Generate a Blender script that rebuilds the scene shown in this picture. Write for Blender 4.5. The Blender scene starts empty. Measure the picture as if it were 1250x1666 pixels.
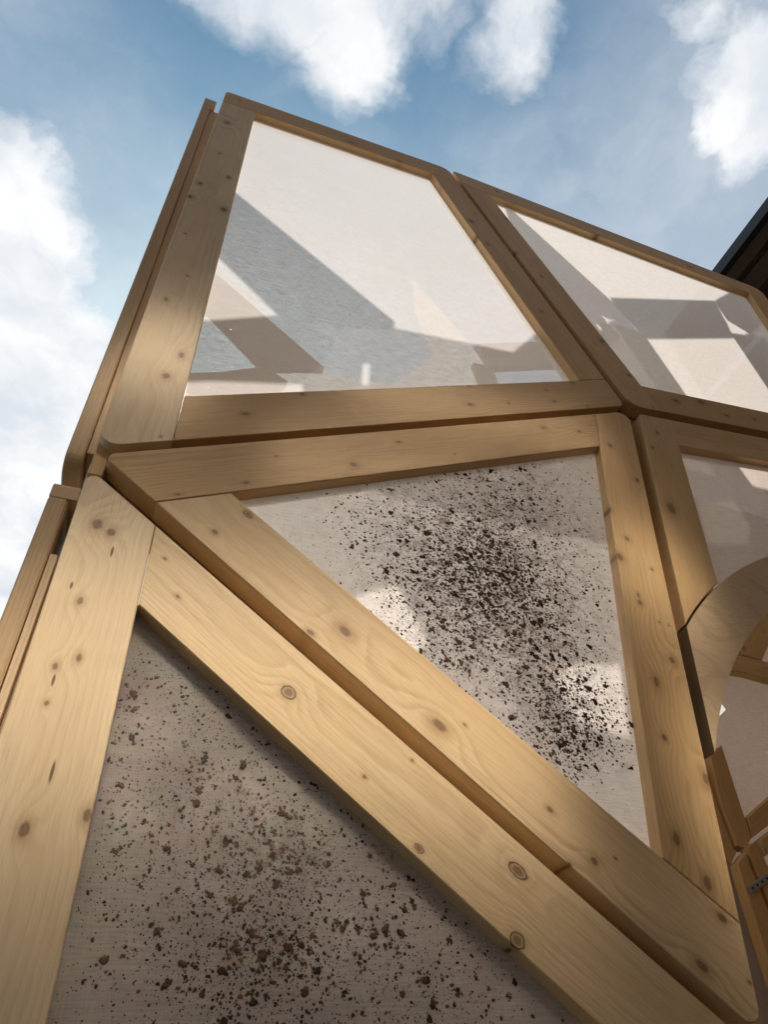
import bpy, bmesh, math, random
import numpy as np
from mathutils import Vector, Matrix
from mathutils.geometry import tessellate_polygon

scene = bpy.context.scene
COL = scene.collection

# ------------------------------------------------------------------ camera
WALL_Y = 0.862            # front face of the timber wall (metres in front of the camera)
cam_d = bpy.data.cameras.new('camera')
cam = bpy.data.objects.new('camera', cam_d)
COL.objects.link(cam)
cam_d.sensor_fit = 'HORIZONTAL'
cam_d.sensor_width = 36.0
cam_d.lens = 36.0 * 1096.0 / 1250.0
cam_d.clip_start = 0.02
cam_d.clip_end = 2000
cam.matrix_world = Matrix(((0.9328441, -0.20220209, -0.29818819, 0.0),
                           (-0.35493473, -0.65782164, -0.66429814, 0.0),
                           (-0.06183217, 0.72552395, -0.68541358, 1.30),
                           (0, 0, 0, 1)))

# ------------------------------------------------------------------ light
SUN_DIR = Vector((0.10, 1.0, 1.20)).normalized()      # towards the sun, behind the wall
sun_d = bpy.data.lights.new('sun', 'SUN')
sun_d.energy = 5.0
sun_d.angle = math.radians(0.5)
sun_d.color = (1.0, 0.95, 0.88)
sun = bpy.data.objects.new('sun', sun_d)
COL.objects.link(sun)
sun.rotation_euler = SUN_DIR.to_track_quat('Z', 'Y').to_euler()
sun.location = (0, 4, 8)

world = bpy.data.worlds.new('World')
scene.world = world
world.use_nodes = True


class NT:
    """small helper to write node trees"""
    def __init__(s, tree):
        s.t = tree
        tree.nodes.clear()

    def n(s, kind, ins=None, **props):
        nd = s.t.nodes.new(kind)
        for k, v in props.items():
            setattr(nd, k, v)
        for k, v in (ins or {}).items():
            if isinstance(v, bpy.types.NodeSocket):
                s.t.links.new(v, nd.inputs[k])
            else:
                nd.inputs[k].default_value = v
        return nd

    def m(s, op, a, b=None, c=None, clamp=False):
        nd = s.t.nodes.new('ShaderNodeMath')
        nd.operation = op
        nd.use_clamp = clamp
        for i, v in enumerate((a, b, c)):
            if v is None:
                continue
            if isinstance(v, bpy.types.NodeSocket):
                s.t.links.new(v, nd.inputs[i])
            else:
                nd.inputs[i].default_value = v
        return nd.outputs[0]

    def vm(s, op, a, b=None):
        nd = s.t.nodes.new('ShaderNodeVectorMath')
        nd.operation = op
        for i, v in enumerate((a, b)):
            if v is None:
                continue
            if isinstance(v, bpy.types.NodeSocket):
                s.t.links.new(v, nd.inputs[i])
            else:
                nd.inputs[i].default_value = v
        return nd.outputs['Value'] if op in ('LENGTH', 'DOT_PRODUCT', 'DISTANCE') else nd.outputs['Vector']

    def noise(s, vec, scale, detail=2.0, rough=0.5, dist=0.0, col=False):
        nd = s.n('ShaderNodeTexNoise', {'Vector': vec, 'Scale': scale, 'Detail': detail, 'Roughness': rough, 'Distortion': dist})
        return nd.outputs['Color' if col else 'Fac']

    def ramp(s, fac, stops, interp='LINEAR'):
        nd = s.t.nodes.new('ShaderNodeValToRGB')
        nd.color_ramp.interpolation = interp
        el = nd.color_ramp.elements
        while len(el) < len(stops):
            el.new(0.5)
        for e, (p, c) in zip(el, stops):
            e.position = p
            e.color = (c, c, c, 1) if isinstance(c, (int, float)) else (*c, 1)
        s.t.links.new(fac, nd.inputs[0])
        return nd.outputs['Color']

    def mix(s, fac, a, b, blend='MIX'):
        nd = s.t.nodes.new('ShaderNodeMix')
        nd.data_type = 'RGBA'
        nd.blend_type = blend
        for i, v in ((0, fac), (6, a), (7, b)):
            if isinstance(v, bpy.types.NodeSocket):
                s.t.links.new(v, nd.inputs[i])
            else:
                nd.inputs[i].default_value = v if i == 0 else (*v, 1)
        return nd.outputs[2]

    def sstep(s, x, lo, hi):
        nd = s.n('ShaderNodeMapRange', {'Value': x, 'From Min': lo, 'From Max': hi})
        nd.interpolation_type = 'SMOOTHSTEP'
        return nd.outputs[0]


# sky: Nishita atmosphere with procedural clouds mapped on a high flat layer
w = NT(world.node_tree)
sky = w.n('ShaderNodeTexSky', sky_type='NISHITA', sun_disc=False)
sky.sun_elevation = math.asin(SUN_DIR.z)
sky.sun_rotation = math.atan2(SUN_DIR.x, SUN_DIR.y)
sky.altitude = 50
sky.air_density = 1.0
sky.dust_density = 0.6
sky.ozone_density = 1.2
tc = w.n('ShaderNodeTexCoord').outputs['Generated']
sp = w.n('ShaderNodeSeparateXYZ', {'Vector': tc})
zz = w.m('MAXIMUM', sp.outputs['Z'], 0.12)
qx = w.m('DIVIDE', sp.outputs['X'], zz)
qy = w.m('DIVIDE', sp.outputs['Y'], zz)
q = w.n('ShaderNodeCombineXYZ', {'X': qx, 'Y': qy, 'Z': 0.0}).outputs[0]
wn = w.noise(q, 5.0, 5, 0.6, col=True)
qw = w.vm('ADD', q, w.vm('MULTIPLY', w.vm('SUBTRACT', wn, (0.5, 0.5, 0.5)), (0.16, 0.16, 0.0)))
fb = w.noise(qw, 3.4, 9, 0.62)
fb2 = w.noise(w.vm('ADD', qw, (7.3, 2.1, 0.0)), 9.0, 7, 0.6)
dens = w.m('ADD', w.m('MULTIPLY', w.m('SUBTRACT', fb, 0.5), 1.1), w.m('ADD', w.m('MULTIPLY', w.m('SUBTRACT', fb2, 0.5), 0.70), w.m('MULTIPLY', w.m('SUBTRACT', w.noise(w.vm('ADD', qw, (1.3, 4.1, 0.0)), 30.0, 6, 0.65), 0.5), 0.28)))
# cloud banks of the day: (x, y, radius x, radius y, weight) on the cloud layer
BANKS = [(0.00, 0.13, 0.16, 0.085, 1.0), (0.10, 0.19, 0.07, 0.075, 0.9), (-0.10, 0.17, 0.09, 0.04, 0.5),
         (0.06, 0.04, 0.20, 0.13, 0.9),
         (-0.33, 0.60, 0.15, 0.19, 1.3), (-0.28, 0.92, 0.22, 0.28, 1.5), (-0.26, 1.35, 0.30, 0.40, 1.2),
         (0.29, 0.09, 0.06, 0.08, 0.75), (0.66, 0.05, 0.13, 0.10, 1.2), (0.52, 0.02, 0.09, 0.04, 0.55), (0.60, 0.11, 0.06, 0.05, 0.7),
         (-0.05, 0.90, 0.16, 0.22, 0.9),
         (0.9, 1.2, 0.5, 0.3, 0.7), (-1.3, -0.4, 0.5, 0.4, 0.8), (0.3, -1.1, 0.6, 0.4, 0.8),
         (1.8, -0.6, 0.6, 0.7, 0.8), (-1.9, 1.4, 0.7, 0.6, 0.8), (0.2, 2.6, 1.4, 0.6, 0.7), (0.0, -2.8, 1.6, 0.7, 0.7)]
tot = None
for bx, by, rx, ry, wt in BANKS:
    d = w.vm('LENGTH', w.vm('MULTIPLY', w.vm('SUBTRACT', qw, (bx, by, 0)), (1 / rx, 1 / ry, 0)))
    v = w.m('MULTIPLY', w.sstep(d, 1.55, 0.25), wt)
    tot = v if tot is None else w.m('MAXIMUM', tot, v)
mask = w.m('POWER', w.sstep(w.m('ADD', dens, tot), 0.0, 0.84), 1.25)
veil = w.m('MULTIPLY', w.sstep(w.m('ADD', w.vm('LENGTH', q), w.m('MULTIPLY', w.m('SUBTRACT', fb, 0.5), 0.5)), 0.20, 0.70), 0.44)
thin = w.m('ADD', veil, w.m('MULTIPLY', w.sstep(w.noise(qw, 2.6, 7, 0.62), 0.45, 0.85), 0.30), clamp=True)
mask = w.m('MAXIMUM', mask, thin)
shade = w.sstep(w.noise(w.vm('ADD', qw, (3.0, 9.0, 0.0)), 5.5, 6, 0.55), 0.30, 0.70)
ccol = w.mix(shade, (0.56, 0.60, 0.65), (0.79, 0.795, 0.80))
cloud = w.n('ShaderNodeBackground', {'Color': ccol, 'Strength': 1.0})
tint = w.mix(1.0, sky.outputs[0], (0.79, 1.10, 1.03), 'MULTIPLY')
skyb = w.n('ShaderNodeBackground', {'Color': tint, 'Strength': 0.093})
mx = w.n('ShaderNodeMixShader', {0: mask, 1: skyb.outputs[0], 2: cloud.outputs[0]})
w.n('ShaderNodeOutputWorld', {'Surface': mx.outputs[0]})

scene.view_settings.view_transform = 'Standard'
scene.view_settings.look = 'None'
scene.view_settings.exposure = 0.38
scene.view_settings.gamma = 1.0
scene.view_settings.use_curve_mapping = False
scene.cycles.use_guiding = True
scene.cycles.use_surface_guiding = True
scene.cycles.sample_clamp_indirect = 0.0
scene.cycles.blur_glossy = 0.0

# ------------------------------------------------------------------ measured data (metres, wall coordinates x, z)
KNOTS = {
    'A_left': [(-0.084, 3.928, 0.0111, 'k'), (-0.079, 3.636, 0.005, 'k'), (-0.107, 3.365, 0.009, 'k'), (-0.036, 3.476, 0.0094, 'k'), (-0.123, 3.259, 0.0108, 'k'), (-0.028, 3.249, 0.0128, 'k'), (-0.105, 3.04, 0.0039, 'k'), (-0.072, 2.836, 0.0053, 'k'), (-0.102, 2.709, 0.0083, 'k'), (-0.041, 2.517, 0.0105, 'k'), (-0.059, 2.436, 0.0115, 'k'), (-0.041, 2.258, 0.0039, 'k')],
    'A_bottom': [(0.103, 2.38, 0.0083, 'k'), (0.218, 2.493, 0.006, 'k'), (1.022, 2.882, 0.0062, 'k'), (0.912, 2.802, 0.0059, 'k'), (0.925, 2.757, 0.0077, 'k'), (1.043, 2.783, 0.004, 'k'), (0.646, 2.63, 0.0103, 'k'), (0.767, 2.685, 0.0054, 'k'), (0.656, 2.712, 0.0054, 'k')],
    'A_right': [(0.855, 3.853, 0.0142, 'k'), (0.896, 3.689, 0.0081, 'k'), (0.885, 4.098, 0.0092, 'k'), (0.751, 4.107, 0.0152, 'k'), (0.856, 3.721, 0.0109, 'k'), (1.021, 3.283, 0.0072, 'k')],  # the largest mark stands in for a small metal clip
    'A_top': [(0.379, 4.216, 0.0123, 'k'), (0.025, 4.135, 0.0089, 'k'), (-0.062, 4.206, 0.0061, 'k'), (0.589, 4.219, 0.0093, 'k')],
    'B_left': [(1.049, 4.019, 0.0122, 'k'), (1.017, 3.699, 0.0083, 'k'), (1.178, 3.538, 0.0107, 'k'), (1.095, 3.568, 0.008, 'k'), (1.237, 3.214, 0.0122, 'k'), (1.28, 3.037, 0.0093, 'k'), (1.272, 2.956, 0.0045, 'k'), (1.311, 2.885, 0.0045, 'k'), (1.196, 3.179, 0.0216, 's')],
    'B_top': [(1.561, 4.247, 0.0138, 'k'), (2.12, 4.313, 0.0152, 'k'), (1.059, 4.31, 0.01, 'k')],
    'B_bottom': [(1.435, 2.969, 0.0119, 'k'), (1.557, 3.013, 0.0124, 'k'), (1.647, 2.977, 0.0101, 'k'), (1.734, 3.051, 0.0052, 'k'), (1.785, 3.011, 0.0079, 'k')],
    'C_top': [(0.008, 2.125, 0.0048, 'k'), (0.12, 2.188, 0.005, 'k'), (0.171, 2.277, 0.004, 'k'), (0.329, 2.305, 0.0096, 'k'), (0.436, 2.413, 0.0059, 'k'), (0.572, 2.421, 0.0031, 'k'), (0.855, 2.618, 0.0072, 'k'), (0.972, 2.647, 0.0075, 'k')],
    'C_right': [(1.061, 2.621, 0.0095, 'k'), (1.103, 2.501, 0.0074, 'k'), (0.986, 2.273, 0.0098, 'k'), (0.943, 2.209, 0.0126, 'k'), (1.022, 2.192, 0.0048, 'k'), (0.952, 2.107, 0.0061, 'k'), (0.949, 2.088, 0.0076, 'k'), (0.967, 2.361, 0.0084, 'k'), (0.973, 1.955, 0.0102, 'k'), (0.912, 1.9, 0.0112, 'k'), (0.883, 1.788, 0.008, 'k'), (0.98, 2.045, 0.003, 'k'), (1.003, 2.042, 0.003, 'k'), (0.941, 1.721, 0.0108, 'k'), (0.833, 1.619, 0.0112, 'k'), (0.864, 1.558, 0.0125, 'k')],
    'C_diag': [(0.078, 2.058, 0.0058, 'k'), (0.129, 2.112, 0.0072, 'r'), (0.301, 1.903, 0.0121, 'k'), (0.244, 1.891, 0.0065, 'k'), (0.449, 1.761, 0.013, 'k'), (0.493, 1.767, 0.0033, 'k'), (0.614, 1.648, 0.0056, 'k'), (0.669, 1.58, 0.0068, 'k'), (0.626, 1.574, 0.0044, 'k'), (0.803, 1.454, 0.0095, 'k'), (0.868, 1.513, 0.01, 'k'), (0.708, 1.585, 0.0023, 'k'), (0.876, 1.435, 0.0037, 'k')],
    'D_left': [(-0.099, 2.028, 0.0114, 'k'), (-0.077, 2.017, 0.0101, 'k'), (-0.091, 1.884, 0.0063, 'k'), (-0.072, 1.796, 0.006, 'k'), (-0.097, 1.78, 0.006, 'k'), (-0.094, 1.728, 0.0049, 'k'), (-0.068, 1.98, 0.0144, 's'), (-0.108, 1.908, 0.0085, 's'), (-0.094, 1.76, 0.0118, 's'), (-0.066, 1.644, 0.0187, 's'), (-0.078, 1.579, 0.0091, 'k'), (-0.017, 1.598, 0.0073, 'k')],
    'D_diag': [(0.324, 1.672, 0.004, 'k'), (0.396, 1.583, 0.006, 'r'), (0.54, 1.562, 0.0095, 'r'), (0.521, 1.481, 0.0092, 'r'), (0.398, 1.702, 0.0031, 'k'), (0.213, 1.784, 0.0101, 'r'), (0.038, 1.918, 0.0043, 'k'), (0.009, 1.985, 0.0033, 'k')],
    'E_left': [(1.177, 2.422, 0.0203, 'k'), (1.271, 2.751, 0.0064, 'k'), (1.22, 2.669, 0.0061, 'k')],
}
SOIL_C = [(0.598, 2.148, 0.051, 0.012, 0.011, 0.06, 12.0), (0.655, 2.091, 0.059, 0.013, 0.014, 0.066, 9.0), (0.488, 2.129, 0.062, 0.015, 0.009, 0.075, 5.0), (0.414, 2.174, 0.06, 0.016, 0.006, 0.077, 3.0), (0.591, 2.273, 0.078, 0.022, 0.016, 0.099, 4.0), (0.749, 2.376, 0.071, 0.021, 0.021, 0.09, 3.0), (0.793, 2.292, 0.079, 0.021, 0.025, 0.095, 3.0), (0.598, 2.007, 0.069, 0.013, 0.014, 0.075, 5.0), (0.677, 2.008, 0.064, 0.012, 0.016, 0.068, 5.0), (0.535, 1.93, 0.05, 0.008, 0.009, 0.053, 3.0), (0.707, 1.92, 0.062, 0.01, 0.017, 0.062, 5.0), (0.735, 1.839, 0.047, 0.006, 0.013, 0.044, 4.0), (0.663, 1.802, 0.035, 0.004, 0.009, 0.032, 2.5), (0.753, 1.796, 0.037, 0.004, 0.011, 0.033, 2.0), (0.694, 1.741, 0.024, 0.002, 0.006, 0.021, 1.2), (0.818, 2.11, 0.065, 0.014, 0.021, 0.07, 1.5), (0.326, 2.167, 0.025, 0.007, 0.001, 0.033, 0.6), (0.473, 2.01, 0.044, 0.009, 0.006, 0.05, 2.5), (0.712, 2.217, 0.185, 0.047, 0.052, 0.226, 3.0), (0.585, 2.076, 0.223, 0.047, 0.047, 0.265, 1.5)]
SOIL_D = [(0.183, 1.648, 0.084, 0.006, -0.006, 0.084, 4.0), (0.139, 1.544, 0.089, 0.003, -0.009, 0.085, 5.0), (0.252, 1.501, 0.086, 0.002, -0.001, 0.075, 5.0), (0.374, 1.538, 0.079, 0.002, 0.006, 0.067, 3.0), (0.086, 1.671, 0.055, 0.005, -0.008, 0.058, 2.5), (0.031, 1.769, 0.04, 0.005, -0.008, 0.046, 1.5), (0.446, 1.439, 0.068, -0.0, 0.008, 0.052, 2.5), (0.209, 1.476, 0.029, 0.0, -0.001, 0.025, 3.0), (0.032, 1.559, 0.041, 0.002, -0.008, 0.04, 1.2), (0.116, 1.452, 0.06, -0.0, -0.007, 0.052, 2.0), (0.297, 1.429, 0.06, -0.001, 0.001, 0.048, 3.0), (0.104, 1.715, 0.037, 0.004, -0.005, 0.039, 1.0), (0.196, 1.58, 0.031, 0.002, -0.002, 0.029, 2.0), (0.235, 1.575, 0.02, 0.001, -0.001, 0.018, 1.5), (0.169, 1.452, 0.034, -0.0, -0.003, 0.029, 2.0)]


# ------------------------------------------------------------------ materials
def new_mat(name):
    m = bpy.data.materials.new(name)
    m.use_nodes = True
    return m, NT(m.node_tree)


def knot_group():
    g = bpy.data.node_groups.new('knot', 'ShaderNodeTree')
    i = g.interface
    i.new_socket('P', in_out='INPUT', socket_type='NodeSocketVector')
    i.new_socket('Centre', in_out='INPUT', socket_type='NodeSocketVector')
    i.new_socket('InvSize', in_out='INPUT', socket_type='NodeSocketVector')
    i.new_socket('Core', in_out='OUTPUT', socket_type='NodeSocketFloat')
    i.new_socket('Halo', in_out='OUTPUT', socket_type='NodeSocketFloat')
    i.new_socket('Dist', in_out='OUTPUT', socket_type='NodeSocketFloat')
    t = NT(g)
    gi = t.n('NodeGroupInput')
    go = t.n('NodeGroupOutput')
    d = t.vm('LENGTH', t.vm('MULTIPLY', t.vm('SUBTRACT', gi.outputs['P'], gi.outputs['Centre']), gi.outputs['InvSize']))
    core = t.sstep(d, 0.95, 0.45)
    halo = t.sstep(d, 3.0, 0.5)
    for a, b in ((core, 'Core'), (halo, 'Halo'), (d, 'Dist')):
        g.links.new(a, go.inputs[b])
    return g


KG = knot_group()


def wood(name, seed, knots=(), light=(0.72, 0.485, 0.240), late=(0.44, 0.235, 0.08), spacing=0.0052,
         pith=(0.03, -0.09), contrast=0.62, auto=0.0, rough=0.62):
    """sawn spruce: growth rings round a pith line along local X, knots at given local places"""
    rnd = random.Random(seed)
    m, t = new_mat(name)
    P = t.n('ShaderNodeTexCoord').outputs['Object']
    off = (rnd.uniform(-9, 9), rnd.uniform(-9, 9), rnd.uniform(-9, 9))
    Pw0 = t.vm('ADD', P, off)
    # jitter of knot outline
    jit = t.vm('MULTIPLY', t.vm('SUBTRACT', t.noise(Pw0, 120.0, 2, 0.6, col=True), (0.5, 0.5, 0.5)), (0.0045, 0.0045, 0.0))
    Pk = t.vm('ADD', P, jit)
    core = halo = rim = warp = None
    slit = None
    for kx, ky, r, kind in knots:
        nd = t.t.nodes.new('ShaderNodeGroup')
        nd.node_tree = KG
        t.t.links.new(P if kind == 's' else Pk, nd.inputs['P'])
        nd.inputs['Centre'].default_value = (kx, ky, 0)
        if kind == 's':
            nd.inputs['InvSize'].default_value = (1 / r, 1 / 0.0026, 0)
            slit = nd.outputs['Core'] if slit is None else t.m('MAXIMUM', slit, nd.outputs['Core'])
            continue
        ax = rnd.uniform(1.0, 1.5)
        nd.inputs['InvSize'].default_value = (1 / (r * ax), 1 / (r * rnd.uniform(0.7, 0.95)), 0)
        c, h, d = nd.outputs
        core = c if core is None else t.m('MAXIMUM', core, c)
        halo = h if halo is None else t.m('MAXIMUM', halo, h)
        if kind == 'r':
            rr = t.m('MULTIPLY', t.sstep(d, 0.80, 1.0), t.sstep(d, 1.25, 1.05))
            rim = rr if rim is None else t.m('MAXIMUM', rim, rr)
        if r > 0.0045:
            wv = t.m('MULTIPLY', t.m('EXPONENT', t.m('MULTIPLY', t.m('MULTIPLY', d, d), -0.09)), r * 0.9)
            warp = wv if warp is None else t.m('ADD', warp, wv)
    s2 = t.n('ShaderNodeSeparateXYZ', {'Vector': P})
    slow = t.vm('MULTIPLY', Pw0, (0.9, 3.0, 3.0))
    n1 = t.m('SUBTRACT', t.noise(slow, 1.0, 2, 0.5), 0.5)
    n2 = t.m('SUBTRACT', t.noise(t.vm('MULTIPLY', Pw0, (4.0, 22.0, 22.0)), 1.0, 3, 0.55), 0.5)
    yy = t.m('ADD', t.m('SUBTRACT', s2.outputs['Y'], pith[0]), t.m('MULTIPLY', n1, 0.075))
    zz_ = t.m('SUBTRACT', s2.outputs['Z'], pith[1])
    rad = t.m('SQRT', t.m('ADD', t.m('MULTIPLY', yy, yy), t.m('MULTIPLY', zz_, zz_)))
    rad = t.m('ADD', rad, t.m('MULTIPLY', n2, 0.008))
    if warp is not None:
        rad = t.m('ADD', rad, warp)
    ring = t.m('FRACT', t.m('DIVIDE', rad, spacing))
    ringc = t.ramp(ring, [(0.0, 0.0), (0.45, 0.25), (0.80, 1.0), (0.90, 0.9), (1.0, 0.0)])
    vary = t.noise(t.vm('MULTIPLY', Pw0, (1.2, 14.0, 14.0)), 1.0, 3, 0.6)
    amt = t.m('MULTIPLY', ringc, t.m('MULTIPLY', t.sstep(vary, 0.25, 0.75), contrast))
    fibre = t.noise(t.vm('MULTIPLY', Pw0, (14.0, 620.0, 620.0)), 1.0, 3, 0.7)
    fleck = t.noise(t.vm('MULTIPLY', Pw0, (60.0, 900.0, 900.0)), 1.0, 2, 0.6)
    tone = t.noise(t.vm('MULTIPLY', Pw0, (1.6, 7.0, 7.0)), 1.0, 3, 0.55)
    col = t.mix(amt, light, late)
    col = t.mix(t.m('MULTIPLY', t.sstep(fibre, 0.42, 0.80), 0.55), col, tuple(v * 0.62 for v in late))
    col = t.mix(t.m('MULTIPLY', t.sstep(fleck, 0.62, 0.85), 0.25), col, tuple(v * 0.55 for v in late))
    col = t.mix(t.m('MULTIPLY', t.sstep(tone, 0.32, 0.72), 0.55), col, (light[0] * 0.80, light[1] * 0.72, light[2] * 0.60))
    grime = t.noise(t.vm('MULTIPLY', Pw0, (9.0, 16.0, 16.0)), 1.0, 6, 0.7)
    col = t.mix(t.m('MULTIPLY', t.sstep(grime, 0.54, 0.76), 0.38), col, tuple(v * 0.62 for v in light))
    pale = t.noise(t.vm('MULTIPLY', Pw0, (3.0, 10.0, 10.0)), 1.0, 2, 0.5)
    col = t.mix(t.m('MULTIPLY', t.sstep(pale, 0.50, 0.80), 0.30), col, (light[0] * 1.12, light[1] * 1.14, light[2] * 1.18))
    if auto > 0:
        vo = t.n('ShaderNodeTexVoronoi', {'Vector': t.vm('MULTIPLY', Pw0, (9.0, 16.0, 3.0)), 'Scale': 1.0, 'Randomness': 1.0})
        pick = t.m('GREATER_THAN', t.n('ShaderNodeSeparateColor', {'Color': vo.outputs['Color']}).outputs[0], 1 - auto)
        kc = t.m('MULTIPLY', t.sstep(vo.outputs['Distance'], 0.13, 0.07), pick)
        kh = t.m('MULTIPLY', t.sstep(vo.outputs['Distance'], 0.35, 0.08), pick)
        core = kc if core is None else t.m('MAXIMUM', core, kc)
        halo = kh if halo is None else t.m('MAXIMUM', halo, kh)
    if halo is not None:
        col = t.mix(t.m('MULTIPLY', t.m('POWER', halo, 1.8), 0.45), col, (0.33, 0.175, 0.065))
        inner = t.mix(t.noise(Pw0, 260.0, 2, 0.6), (0.085, 0.042, 0.018), (0.24, 0.13, 0.06))
        col = t.mix(t.m('MULTIPLY', core, 0.78), col, inner)
    if rim is not None:
        col = t.mix(t.m('MULTIPLY', rim, 0.85), col, (0.05, 0.028, 0.015))
    if slit is not None:
        col = t.mix(t.m('MULTIPLY', slit, 0.9), col, (0.09, 0.035, 0.012))
    h = t.m('ADD', t.m('MULTIPLY', fibre, 0.5), t.m('MULTIPLY', ringc, 0.35))
    bump = t.n('ShaderNodeBump', {'Strength': 0.28, 'Distance': 0.0010, 'Height': h})
    b = t.n('ShaderNodeBsdfPrincipled', {'Base Color': col, 'Roughness': rough, 'Normal': bump.outputs[0]})
    t.n('ShaderNodeOutputMaterial', {'Surface': b.outputs[0]})
    return m


def fabric(name, col=(0.78, 0.755, 0.74), see=0.16, trans=0.62, seed=0, stains=None, st_amt=0.5):
    """unbleached muslin: passes sunlight diffusely, a little of what is behind shows through the weave"""
    m, t = new_mat(name)
    P = t.n('ShaderNodeTexCoord').outputs['Object']
    P0 = P
    P = t.vm('ADD', P, (seed * 3.7, seed * 1.3, 0.0))
    wx = t.noise(t.vm('MULTIPLY', P, (24.0, 400.0, 1.0)), 1.0, 3, 0.65)
    wy = t.noise(t.vm('MULTIPLY', P, (420.0, 40.0, 1.0)), 1.0, 3, 0.65)
    weave = t.m('ADD', t.m('MULTIPLY', wx, 0.62), t.m('MULTIPLY', wy, 0.38))
    blot = t.noise(P, 7.0, 4, 0.6)
    thread = t.noise(t.vm('MULTIPLY', P, (38.0, 210.0, 1.0)), 1.0, 2, 0.6)
    neps = t.n('ShaderNodeTexVoronoi', {'Vector': t.vm('MULTIPLY', P, (24.0, 90.0, 1.0)), 'Scale': 1.0})
    nep = t.m('MULTIPLY', t.sstep(neps.outputs['Distance'], 0.16, 0.05),
              t.m('GREATER_THAN', t.n('ShaderNodeSeparateColor', {'Color': neps.outputs['Color']}).outputs[0], 0.93))
    c = t.mix(t.m('MULTIPLY', t.sstep(blot, 0.40, 0.75), 0.22), col, (col[0] * 0.98, col[1] * 0.88, col[2] * 0.80))
    c = t.mix(t.m('MULTIPLY', t.sstep(weave, 0.43, 0.58), 0.42), c, tuple(v * 0.60 for v in col))
    c = t.mix(t.m('MULTIPLY', t.sstep(thread, 0.58, 0.76), 0.34), c, (0.42, 0.34, 0.25))
    c = t.mix(t.m('MULTIPLY', nep, 0.5), c, (0.30, 0.19, 0.11))
    if stains:
        acc = None
        for s_ in stains:
            rx_, rz_ = max(abs(s_[2]), 0.02) * 1.25, max(abs(s_[5]), 0.02) * 1.25
            dd = t.vm('LENGTH', t.vm('MULTIPLY', t.vm('SUBTRACT', P0, (s_[0], s_[1], 0)), (1 / rx_, 1 / rz_, 0)))
            gv = t.m('MULTIPLY', t.m('EXPONENT', t.m('MULTIPLY', t.m('MULTIPLY', dd, dd), -0.5)), s_[6] / 14.0)
            acc = gv if acc is None else t.m('ADD', acc, gv)
        dusty = t.noise(P, 34.0, 7, 0.72)
        grit = t.noise(P, 240.0, 4, 0.7)
        film = t.m('MULTIPLY', t.m('MINIMUM', acc, 1.0), t.m('ADD', t.m('MULTIPLY', t.sstep(dusty, 0.42, 0.66), 0.8), t.m('MULTIPLY', t.sstep(grit, 0.52, 0.62), 0.7)), clamp=True)
        c = t.mix(t.m('MULTIPLY', film, st_amt), c, (0.15, 0.085, 0.050))
    sag = t.noise(t.vm('MULTIPLY', P, (5.0, 9.0, 1.0)), 1.0, 3, 0.5)
    bump0 = t.n('ShaderNodeBump', {'Strength': 0.12, 'Distance': 0.02, 'Height': sag})
    bump = t.n('ShaderNodeBump', {'Strength': 0.6, 'Distance': 0.0012, 'Height': weave, 'Normal': bump0.outputs[0]})
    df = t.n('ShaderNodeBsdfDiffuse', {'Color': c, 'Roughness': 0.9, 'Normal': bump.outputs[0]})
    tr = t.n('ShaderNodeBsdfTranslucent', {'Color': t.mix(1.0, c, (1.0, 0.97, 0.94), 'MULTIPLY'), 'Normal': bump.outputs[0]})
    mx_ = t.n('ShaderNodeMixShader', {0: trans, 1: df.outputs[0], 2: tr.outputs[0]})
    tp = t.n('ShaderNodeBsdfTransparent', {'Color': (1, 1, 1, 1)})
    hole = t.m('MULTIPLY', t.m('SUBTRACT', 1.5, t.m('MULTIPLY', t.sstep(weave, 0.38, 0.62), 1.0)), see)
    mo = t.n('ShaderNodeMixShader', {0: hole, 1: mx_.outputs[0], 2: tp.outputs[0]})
    t.n('ShaderNodeOutputMaterial', {'Surface': mo.outputs[0]})
    return m


def plain(name, col, rough=0.7, noise=0.15, scale=8.0, metal=0.0, coord='Object'):
    m, t = new_mat(name)
    P = t.n('ShaderNodeTexCoord').outputs[coord]
    n = t.noise(P, scale, 5, 0.6)
    c = t.mix(t.m('MULTIPLY', n, noise * 2), col, tuple(v * 0.55 for v in col))
    bump = t.n('ShaderNodeBump', {'Strength': 0.2, 'Distance': 0.004, 'Height': n})
    b = t.n('ShaderNodeBsdfPrincipled', {'Base Color': c, 'Roughness': rough, 'Metallic': metal, 'Normal': bump.outputs[0]})
    t.n('ShaderNodeOutputMaterial', {'Surface': b.outputs[0]})
    return m


# ------------------------------------------------------------------ object helpers
def thing(name, label, cat, loc=(0, 0, 0), group=None):
    o = bpy.data.objects.new(name, None)
    COL.objects.link(o)
    o.empty_display_size = 0.1
    o.location = loc
    o['label'] = label
    o['category'] = cat
    if group:
        o['group'] = group
    return o


def link_mesh(name, verts, faces, mat, parent=None, mw=None):
    me = bpy.data.meshes.new(name)
    me.from_pydata([tuple(v) for v in verts], [], faces)
    me.update()
    o = bpy.data.objects.new(name, me)
    if mat:
        me.materials.append(mat)
    COL.objects.link(o)
    mw = mw or Matrix.Identity(4)
    if parent is not None:
        o.parent = parent
        o.matrix_basis = Matrix.Translation(-Vector(parent.location)) @ mw
    else:
        o.matrix_basis = mw
    return o


def area(p):
    return 0.5 * sum(p[i][0] * p[(i + 1) % len(p)][1] - p[(i + 1) % len(p)][0] * p[i][1] for i in range(len(p)))


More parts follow.
